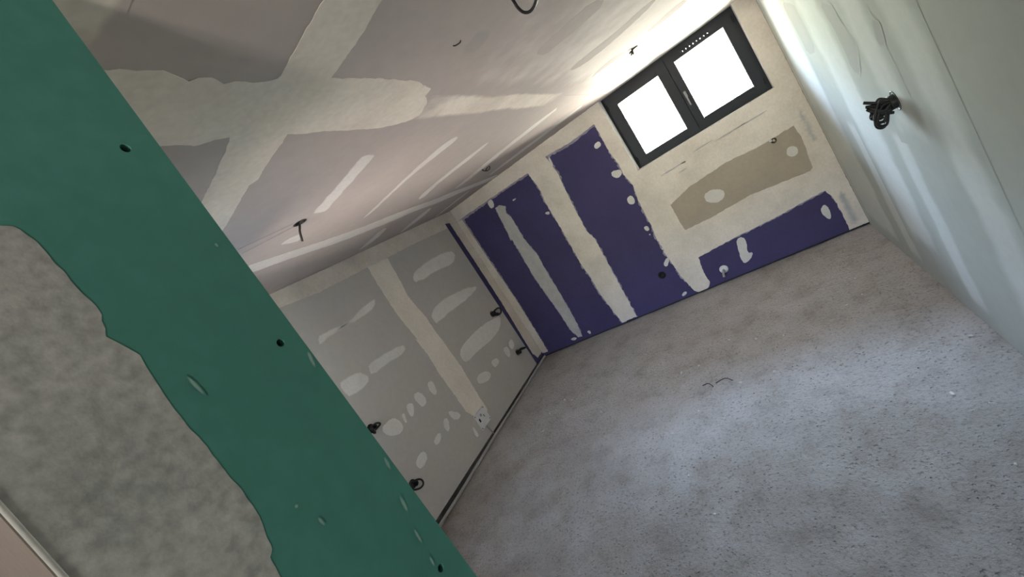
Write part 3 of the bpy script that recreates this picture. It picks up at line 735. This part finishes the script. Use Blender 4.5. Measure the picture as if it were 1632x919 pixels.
# ------------------------------------------------------------------ near partition whose green end stands beside the camera
wall_near = boxes('wall_near', [((XL, JY0+0.05, -0.02), (NX0-.012, JY1-0.0125, H+0.012)), ((NX1+.012, JY0+0.05, -0.02), (JX-0.05, JY1-0.0125, H+0.012)),
                                ((NX0-.012, JY0+0.05, -0.02), (NX1+.012, JY1-0.0125, NZ0-.012)), ((NX0-.012, JY0+0.05, NZ1+.012), (NX1+.012, JY1-0.0125, H+0.012))], M['cavity'])
tag(wall_near, 'end of the near partition, faced in green plasterboard', 'wall', kind='structure')
panel(wall_near, 'jamb', JY0, JY1, 0.008, H, M['green'], [(0.353, 2.312, 0.0060), (0.364, 1.997, 0.0058), (0.354, 1.586, 0.0058), (0.356, 1.16, 0.0058), (0.356, 0.72, 0.0058)])
for pl_, m_ in (('hall', 'paper_pink'), ('back', 'paper')):
    panel(wall_near, pl_, XL, NX0, 0.008, H, M[m_])
    panel(wall_near, pl_, NX1, JX-0.0130, 0.008, H, M[m_])
    panel(wall_near, pl_, NX0, NX1, 0.008, NZ0, M[m_])
    panel(wall_near, pl_, NX0, NX1, NZ1, H, M[m_])
for a_, b_ in (((NX0-.012, JY0, NZ0-.012), (NX0, JY1, NZ1+.012)), ((NX1, JY0, NZ0-.012), (NX1+.012, JY1, NZ1+.012)), ((NX0, JY0, NZ0-.012), (NX1, JY1, NZ0)), ((NX0, JY0, NZ1), (NX1, JY1, NZ1+.012))):  # lining of the added fill window
    box('reveal_lining', a_, b_, M['skim'], wall_near)
patch(wall_near, 'jamb', [(JY0+.002, 2.25), (0.14, 2.25)] + JAMB_FILL + [(0.203, 1.5), (0.212, 1.2), (0.205, 0.8), (0.215, 0.4), (0.205, 0.012), (JY0+.002, 0.012)], M['filler_dirty'], 'joint_filler', 0.0024, 0, 0.0005, (), 0.0025)
bm = bmesh.new()
bm_tube(bm, [Vector((JX+0.0005, JY0+0.002, z)) for z in (0.01, 0.8, 1.6, 2.54)], 0.0025, 12)
mesh_obj('corner_bead', bm, M['filler_grey'], wall_near, True)
def scuff(y0, z0, y1, z1, w):
    d = Vector((y1-y0, z1-z0)); n_ = Vector((-d.y, d.x)).normalized()*w
    pts = [(y0, z0), (y0+d.x*.3+n_.x, z0+d.y*.3+n_.y), (y0+d.x*.8+n_.x, z0+d.y*.8+n_.y), (y1, z1), (y0+d.x*.6-n_.x, z0+d.y*.6-n_.y), (y0+d.x*.2-n_.x, z0+d.y*.2-n_.y)]
    PATCH_N[0] += 1
    f, nrm = SURF['jamb']
    p = densify(chaikin(pts, 2), 0.004); c = (sum(q[0] for q in p)/len(p), sum(q[1] for q in p)/len(p))
    bm = bmesh.new(); cov = bm.verts.layers.float.new('cover')
    ov = [bm.verts.new(f(u, v, 0.0006)) for u, v in p]
    cv = [bm.verts.new(f(c[0]+(u-c[0])*.3, c[1]+(v-c[1])*.55, 0.0006)) for u, v in p]
    for v in cv: v[cov] = 0.75
    for i in range(len(p)):
        j = (i+1) % len(p); bm.faces.new((ov[i], ov[j], cv[j], cv[i]))
    bm.faces.new(cv)
    bmesh.ops.recalc_face_normals(bm, faces=bm.faces[:])
    mesh_obj('chalk_scuff', bm, M['scuff_soft'], wall_near)
for s in ((0.246, 2.022, 0.249, 1.984, 0.003), (0.392, 1.972, 0.380, 1.935, 0.004), (0.389, 1.775, 0.381, 1.746, 0.004), (0.372, 1.716, 0.362, 1.680, 0.004),
          (0.358, 1.665, 0.352, 1.631, 0.003), (0.352, 1.617, 0.346, 1.595, 0.003), (0.251, 1.816, 0.254, 1.810, 0.003), (0.264, 1.785, 0.264, 1.765, 0.003), (0.375, 2.16, 0.372, 2.152, 0.003)):
    scuff(*s)

# ------------------------------------------------------------------ hall behind the camera
hall = box('wall_hall_side', (HALL_X-0.15, HALL_Y, -0.02), (HALL_X, JY0+0.06, H+0.012), M['paper'])
tag(hall, 'hall side wall behind the camera', 'wall', kind='structure')
hallb = boxes('wall_hall_end', [((HALL_X-0.15, HALL_Y-0.2, -0.02), (BX0, HALL_Y, H+0.012)), ((BX1, HALL_Y-0.2, -0.02), (XR+0.05, HALL_Y, H+0.012)),
                                ((BX0, HALL_Y-0.2, -0.02), (BX1, HALL_Y, BZ0)), ((BX0, HALL_Y-0.2, BZ1), (BX1, HALL_Y, H+0.012))], M['skim'])
tag(hallb, 'hall end wall with a window opening behind the camera', 'wall', kind='structure')

# ------------------------------------------------------------------ the window
win = empty('window_1', ((WX0+WX1)/2, D+WDEEP, WZ0))
tag(win, 'dark framed two-sash window set against the ceiling', 'window', kind='structure')
def wpart(name, lst, mat, parent, bevel=0.0):
    off = Vector(win.location)
    q = [((a[0]-off.x, a[1]-off.y, a[2]-off.z), (b[0]-off.x, b[1]-off.y, b[2]-off.z)) for a, b in lst]
    return boxes(name, q, mat, parent, bevel)
FY0, FY1 = D+WDEEP, D+WDEEP+0.07
fo = 0.045
wpart('frame', [((WX0, FY0, WZ0), (WX0+fo, FY1, H)), ((WX1-fo, FY0, WZ0), (WX1, FY1, H)),
                ((WX0+fo, FY0, WZ0), (WX1-fo, FY1, WZ0+fo)), ((WX0+fo, FY0, H-fo), (WX1-fo, FY1, H))], M['frame'], win, 0.003)
MID = -0.285
def sash(x0, x1, px0, px1, pz0, pz1, vents):
    y0, y1 = FY0-0.018, FY1-0.012
    z0, z1 = WZ0+0.030, H-0.030
    s = wpart('sash', [((x0, y0, z0), (px0, y1, z1)), ((px1, y0, z0), (x1, y1, z1)), ((px0, y0, z0), (px1, y1, pz0))], M['frame'], win, 0.004)
    off = Vector(win.location)
    bm = bmesh.new()
    fr = lambda u, v, h: (u-off.x, y0-h-off.y, v-off.z)
    holes = [circle(u, v, 0.0046, 10) for u, v in vents]
    loops = [[(px0-0.001, pz1), (px1+0.001, pz1), (px1+0.001, z1-0.002), (px0-0.001, z1-0.002)]] + holes
    a = fill(bm, loops, fr, -0.0005, Vector((0, -1, 0)))
    b = fill(bm, loops, fr, -(y1-y0)+0.0005, Vector((0, 1, 0)))
    for lp, p, q in zip(loops, a, b):
        for i in range(len(lp)):
            j = (i+1) % len(lp); bm.faces.new((p[i], p[j], q[j], q[i]))
    mesh_obj('top_rail', bm, M['frame'], s)
    g = 0.006
    wpart('glazing_bead', [((px0, y0+0.004, pz0), (px0+g, y0+0.03, pz1)), ((px1-g, y0+0.004, pz0), (px1, y0+0.03, pz1)),
                           ((px0+g, y0+0.004, pz0), (px1-g, y0+0.03, pz0+g)), ((px0+g, y0+0.004, pz1-g), (px1-g, y0+0.03, pz1))], M['bead'], s)
    wpart('glass_pane', [((px0, y0+0.031, pz0), (px1, y0+0.035, pz1))], M['glass'], s)
    return s
sash(WX0+0.032, MID-0.002, -0.891, -0.391, 1.760, 2.412, [])
rs = sash(MID+0.002, WX1-0.032, -0.204, 0.315, 1.767, 2.428, [(-0.085+0.0375*i, 2.468) for i in range(8)])
wpart('meeting_strip', [((MID-0.02, FY1-0.011, WZ0+0.03), (MID+0.02, FY1-0.002, H-0.03))], M['frame'], win)
hy = FY0-0.018
bm = bmesh.new()
off = Vector(win.location)
for a, b in (((-0.262, hy-0.010, 2.045), (-0.236, hy, 2.115)), ((-0.255, hy-0.045, 2.082), (-0.243, hy-0.008, 2.098)), ((-0.257, hy-0.052, 1.955), (-0.241, hy-0.040, 2.100))):
    bm_box(bm, tuple(Vector(a)-off), tuple(Vector(b)-off))
bmesh.ops.bevel(bm, geom=bm.edges[:], offset=0.003, segments=2, affect='EDGES')
h_ = mesh_obj('handle', bm, M['handle'], rs); h_['label'] = 'satin metal window handle'
for x, z in ((WX0+0.036, 1.72), (WX0+0.036, 2.40), (WX1-0.036, 1.72), (WX1-0.036, 2.40)):
    wpart('hinge', [((x-0.008, FY0-0.030, z), (x+0.008, FY0-0.016, z+0.07))], M['gasket'], win, 0.003)

# ------------------------------------------------------------------ flush boxes with cables
def part_at(o, root):
    """meshes are made in world coordinates; shift the data so that the part sits under its thing"""
    o.data.transform(Matrix.Translation(-Vector(root.location))); o.parent = root
    return o

def wall_box(name, plane, u, v, label, cat, r=0.033, cables=(), cr=0.004, stub=0.0):
    f, nrm = SURF[plane]
    c = Vector(f(u, v, 0.0))
    root = empty(name, c)
    tag(root, label, cat)
    body = part_at(lathe('box_body', [(r+0.005, 0.0008), (r+0.005, 0.0025), (r, 0.0028), (r-0.002, -0.002), (r-0.002, -0.040), (0, -0.040)], c, nrm, M['black']), root)
    if stub:
        part_at(lathe('conduit_end', [(0, -0.03), (r*.78, -0.03), (r*.78, stub), (r*.66, stub+.002), (r*.6, stub), (r*.6, -0.02), (0, -0.02)], c, nrm, M['black'], None, 16), root).parent = body
    for cb in cables:
        part_at(tube('cable', cb, cr, M['cable']), root)
    return root

x = XL
wall_box('electrical_box', 'left', 4.80, 1.045, 'upper black flush box with cable loop by the violet strip', 'electrical box', 0.040, [
    [(x-.02, 4.80, 1.05), (x+.03, 4.80, 1.06), (x+.06, 4.83, 1.07), (x+.07, 4.91, 1.06), (x+.07, 4.93, 1.02), (x+.06, 4.90, 0.985), (x+.05, 4.84, 0.99), (x+.02, 4.80, 1.02), (x-.02, 4.79, 1.03)],
    [(x-.02, 4.78, 1.04), (x+.03, 4.78, 1.05), (x+.06, 4.80, 1.03), (x+.06, 4.85, 1.00), (x+.02, 4.82, 1.01), (x-.02, 4.80, 1.03)]], 0.011, 0.05)
wall_box('electrical_box', 'left', 4.80, 0.40, 'lower black flush box with cable end sticking sideways by the corner', 'electrical box', 0.040, [
    [(x-.02, 4.80, 0.40), (x+.04, 4.78, 0.41), (x+.07, 4.80, 0.43), (x+.08, 4.86, 0.41), (x+.08, 4.93, 0.375)],
    [(x-.02, 4.80, 0.39), (x+.04, 4.77, 0.40), (x+.07, 4.79, 0.42), (x+.08, 4.85, 0.40), (x+.08, 4.90, 0.385)]], 0.011, 0.05)
wall_box('electrical_box', 'left', 2.325, 1.10, 'black flush box half hidden by the upper green edge', 'electrical box', 0.036, [
    [(x-.02, 2.32, 1.10), (x+.05, 2.30, 1.12), (x+.10, 2.33, 1.125), (x+.11, 2.352, 1.10), (x+.10, 2.32, 1.09), (x+.05, 2.30, 1.08), (x-.02, 2.32, 1.09)],
    [(x-.02, 2.33, 1.10), (x+.04, 2.30, 1.11), (x+.08, 2.29, 1.09), (x+.06, 2.29, 1.06), (x-.02, 2.32, 1.08)]], 0.009, 0.06)
wall_box('electrical_box', 'left', 2.333, 0.455, 'black flush box with round cable loop low beside the green edge', 'electrical box', 0.036, [
    [(x-.02, 2.33, 0.46), (x+.04, 2.30, 0.49), (x+.10, 2.33, 0.487), (x+.11, 2.355, 0.455), (x+.11, 2.345, 0.42), (x+.09, 2.31, 0.41), (x+.04, 2.28, 0.43), (x-.02, 2.32, 0.45)],
    [(x-.02, 2.33, 0.465), (x+.04, 2.29, 0.50), (x+.07, 2.27, 0.49), (x+.07, 2.26, 0.45), (x+.02, 2.30, 0.44), (x-.02, 2.32, 0.45)]], 0.009, 0.05)

x = XR
cables = []
random.seed(4)
for i in range(9):
    dz = random.uniform(-0.035, 0.035); dy = random.uniform(-0.02, 0.02); s = 0.070+0.02*random.random()
    tz = 1.50-0.012*i+random.uniform(-.008, .008)
    cables.append([(x+.03, 2.80+dy*.5, 1.452+dz*.3), (x-.02, 2.80+dy, 1.46+dz*.4), (x-s*.7, 2.81+dy, 1.455+dz), (x-s-.015, 2.82+dy, tz-.02), (x-s*.8, 2.83+dy, tz-.045), (x-.03, 2.82+dy, 1.43+dz*.4), (x+.03, 2.80, 1.45)])
for tz in (1.512, 1.487, 1.470, 1.40):
    cables.append([(x+.03, 2.80, 1.45), (x-.03, 2.80, 1.46), (x-.07, 2.81, (1.46+tz)/2), (x-.105 if tz > 1.45 else x-.02, 2.82, tz)])
wall_box('electrical_box', 'right', RBOX[0], RBOX[1], 'black flush box bursting with bundled black wires on pale wall', 'electrical box', 0.046, cables, 0.0075, 0.025)

# ceiling cables
root = wall_box('ceiling_cable_outlet', 'ceil', -1.89, 1.62, 'round ceiling hole with a short cable end hanging down', 'cable outlet', 0.033, [
    [(-1.89, 1.62, 2.58), (-1.888, 1.61, 2.54), (-1.905, 1.60, 2.51), (-1.932, 1.60, 2.466)]], 0.006)
lp = [(-0.36, 1.50, 2.56), (-0.352, 1.47, 2.535), (-0.346, 1.45, 2.510), (-0.345, 1.45, 2.490), (-0.338, 1.45, 2.470), (-0.324, 1.45, 2.459), (-0.307, 1.45, 2.459), (-0.290, 1.45, 2.468), (-0.276, 1.45, 2.484), (-0.268, 1.46, 2.51), (-0.30, 1.50, 2.56)]
o = tube('hanging_cable', [Vector(p)-Vector(lp[0]) for p in lp], 0.0048, M['cable']); o.location = lp[0]
tag(o, 'thick black cable loop hanging from the ceiling at the top edge', 'cable')
lp = [(-2.06, 4.03, 2.56), (-2.08, 4.10, 2.53), (-2.056, 4.13, 2.545), (-2.028, 4.13, 2.551), (-2.024, 4.13, 2.534), (-2.045, 4.13, 2.521), (-2.075, 4.12, 2.525), (-2.075, 4.06, 2.54), (-2.06, 4.03, 2.56)]
o = tube('hanging_cable', [Vector(p)-Vector(lp[0]) for p in lp], 0.0055, M['cable']); o.location = lp[0]
tag(o, 'small black cable loop on the ceiling near the far left corner', 'cable')
root = empty('hanging_cable', (-0.337, 3.80, H)); tag(root, 'tuft of short black wires on the ceiling near the window', 'cable')
for e_ in ((-0.30, 3.84, 2.552-.004), (-0.372, 3.84, 2.536), (-0.368, 3.85, 2.520), (-0.352, 3.85, 2.518)):
    part_at(tube('wire', [(-0.337, 3.80, 2.56), (-0.340, 3.81, 2.542), ((-0.337+e_[0])/2, 3.83, (2.545+e_[2])/2), e_], 0.0055, M['cable']), root)
o = tube('hanging_cable', [Vector(p)-Vector((-0.575, 1.44, 2.55)) for p in ((-0.560, 1.47, 2.56), (-0.563, 1.46, 2.545), (-0.575, 1.44, 2.540), (-0.583, 1.44, 2.545))], 0.0022, M['cable']); o.location = (-0.575, 1.44, 2.55)
tag(o, 'thin dark wire end poking from the middle of the ceiling', 'cable')

# ------------------------------------------------------------------ plumbing stubs on the window wall
root = empty('drain_pipe', (-1.402, D, 0.405)); tag(root, 'dark open drain pipe in the violet board', 'pipe')
part_at(lathe('pipe', [(0.030, -0.02), (0.030, 0.004), (0.026, 0.004), (0.026, -0.028), (0, -0.028)], (-1.402, D, 0.405), (0, -1, 0), M['black']), root)
part_at(lathe('rim', [(0.030, 0.0008), (0.046, 0.0008), (0.044, 0.003), (0.030, 0.004)], (-1.402, D, 0.405), (0, -1, 0), M['gasket']), root)
root = empty('capped_pipe', (-0.765, D, 0.155)); tag(root, 'white capped water pipe low on the violet board', 'pipe')
part_at(lathe('escutcheon', [(0.0, 0.001), (0.048, 0.001), (0.046, 0.008), (0.020, 0.012), (0, 0.012)], (-0.758, D, 0.165), (0, -1, 0), M['white_plastic']), root)
part_at(tube('pipe', [(-0.765, D-.005, 0.16), (-0.768, D-.05, 0.158), (-0.775, D-.075, 0.14), (-0.785, D-.08, 0.105)], 0.013, M['conduit']), root)
root = empty('water_tap_stub', (0.241, D, 1.205)); tag(root, 'small brass pipe stub at the top of the tan board', 'pipe')
part_at(lathe('stub', [(0.016, 0.001), (0.016, 0.035), (0.011, 0.036), (0.011, 0.055), (0, 0.055)], (0.241, D, 1.205), (0, -1, 0), M['brass'], None, 12), root)
part_at(lathe('plug', [(0.0, 0.02), (0.013, 0.02), (0.013, 0.045), (0, 0.045)], (0.215, D, 1.222), (0, -1, 0), M['white_plastic'], None, 12), root)
part_at(lathe('collar', [(0.02, 0.0015), (0.027, 0.0015), (0.024, 0.006), (0.015, 0.006)], (0.241, D, 1.205), (0, -1, 0), M['black'], None, 12), root)

# ------------------------------------------------------------------ square plate and its cable
root = empty('cover_plate', (XL, 3.525, 0.27)); tag(root, 'square white cover plate at the foot of the filled joint', 'cover plate')
part_at(box('plate', (XL+.001, 3.415, 0.170), (XL+.009, 3.640, 0.362), M['white_plastic'], None, 0.002), root)
for yy, zz in ((3.432, 0.187), (3.623, 0.187), (3.432, 0.345), (3.623, 0.345)):
    part_at(lathe('screw', [(0.008, 0.009), (0.007, 0.011), (0, 0.011)], (XL, yy, zz), (1, 0, 0), M['steel'], None, 10), root)
part_at(box('slot', (XL+.009, 3.455, 0.252), (XL+.0102, 3.480, 0.292), M['black']), root)
part_at(box('slot', (XL+.009, 3.560, 0.255), (XL+.0102, 3.572, 0.285), M['steel']), root)
part_at(lathe('socket_ring', [(0.014, 0.009), (0.014, 0.013), (0.010, 0.013), (0.009, 0.009)], (XL, 3.525, 0.305), (1, 0, 0), M['steel'], None, 12), root)
part_at(tube('cable', [(XL+.004, 3.505, 0.172), (XL+.012, 3.51, 0.14), (XL+.012, 3.52, 0.09), (XL+.015, 3.525, 0.04)], 0.007, M['conduit']), root)

# ------------------------------------------------------------------ corrugated conduit on the floor
P0, P1 = Vector((XL+0.020, D-0.02, 0.020)), Vector((XL+0.050, 2.10, 0.016))
n_ = 760
path = []
for i in range(n_+1):
    t = i/n_
    path.append(P0.lerp(P1, t) + Vector((0.004*math.sin(t*9), 0, 0.002*math.sin(t*13))) - P0)
bm = bmesh.new(); bm_tube(bm, path, lambda i: 0.0165 if i % 4 < 2 else 0.0140, 8)
bmesh.ops.recalc_face_normals(bm, faces=bm.faces[:])
root = empty('conduit', P0); tag(root, 'grey corrugated conduit lying along the foot of the left wall', 'conduit')
mesh_obj('pipe', bm, M['conduit'], root)
part_at(lathe('collar', [(0.018, -0.012), (0.020, -0.012), (0.020, 0.012), (0.018, 0.012)], P0.lerp(P1, 0.962), P1-P0, M['white_plastic'], None, 14), root)

# ------------------------------------------------------------------ litter on the floor
random.seed(11)
for i, (cx, cy) in enumerate(CHIPS):
    if cx > XR-0.03: continue
    k = random.uniform(0.006, 0.014); n_ = random.randint(5, 7); a0 = random.random()*6.28
    st = random.uniform(1.0, 2.2); hgt = random.uniform(0.003, 0.007)
    bm = bmesh.new(); top = []; bot = []
    for j in range(n_):
        a = 2*math.pi*j/n_; r = k*random.uniform(0.6, 1.1)
        px, py = r*st*math.cos(a), r*math.sin(a)
        px, py = px*math.cos(a0)-py*math.sin(a0), px*math.sin(a0)+py*math.cos(a0)
        bot.append(bm.verts.new((px, py, 0))); top.append(bm.verts.new((px*.75, py*.75, hgt*random.uniform(.6, 1.2))))
    bm.faces.new(bot[::-1]); bm.faces.new(top)
    for j in range(n_): bm.faces.new((bot[j], bot[(j+1) % n_], top[(j+1) % n_], top[j]))
    o = mesh_obj('plaster_chip', bm, M['chip']); o.location = (cx, cy, 0.0)
    tag(o, 'small white plaster chip lying on the concrete floor', 'plaster chip', 'plaster chips scattered over the floor')
for pts, lab in ((((-1.045, 3.305), (-0.994, 3.300), (-0.958, 3.25)), 'short dark wire scrap, the left of two on the floor'),
                 (((-0.938, 3.285), (-0.86, 3.305), (-0.805, 3.256)), 'bent dark wire scrap, the right of two on the floor')):
    b0 = Vector((*pts[0], 0.004))
    o = tube('wire_scrap', [Vector((a, b, 0.004+0.006*(k == 1)))-b0 for k, (a, b) in enumerate(pts)], 0.0035, M['cable']); o.location = b0
    tag(o, lab, 'wire scrap')
bm = bmesh.new()
for i in range(700):
    cx = random.uniform(-3.2, 0.55); cy = random.uniform(1.2, 5.2)
    if noise.noise((cx*1.3, cy*1.3, 2.0)) < -0.05: continue
    r = random.uniform(0.0015, 0.0055)
    v = [bm.verts.new((cx+r*math.cos(a)*random.uniform(.7, 1.3), cy+r*math.sin(a)*random.uniform(.7, 1.3), 0)) for a in (0, 1.57, 3.14, 4.71)]
    t = bm.verts.new((cx, cy, r*1.1))
    for j in range(4): bm.faces.new((v[j], v[(j+1) % 4], t))
o = mesh_obj('grit', bm, M['crumb'])
tag(o, 'fine dark grit strewn over the concrete floor', 'grit', kind='stuff')
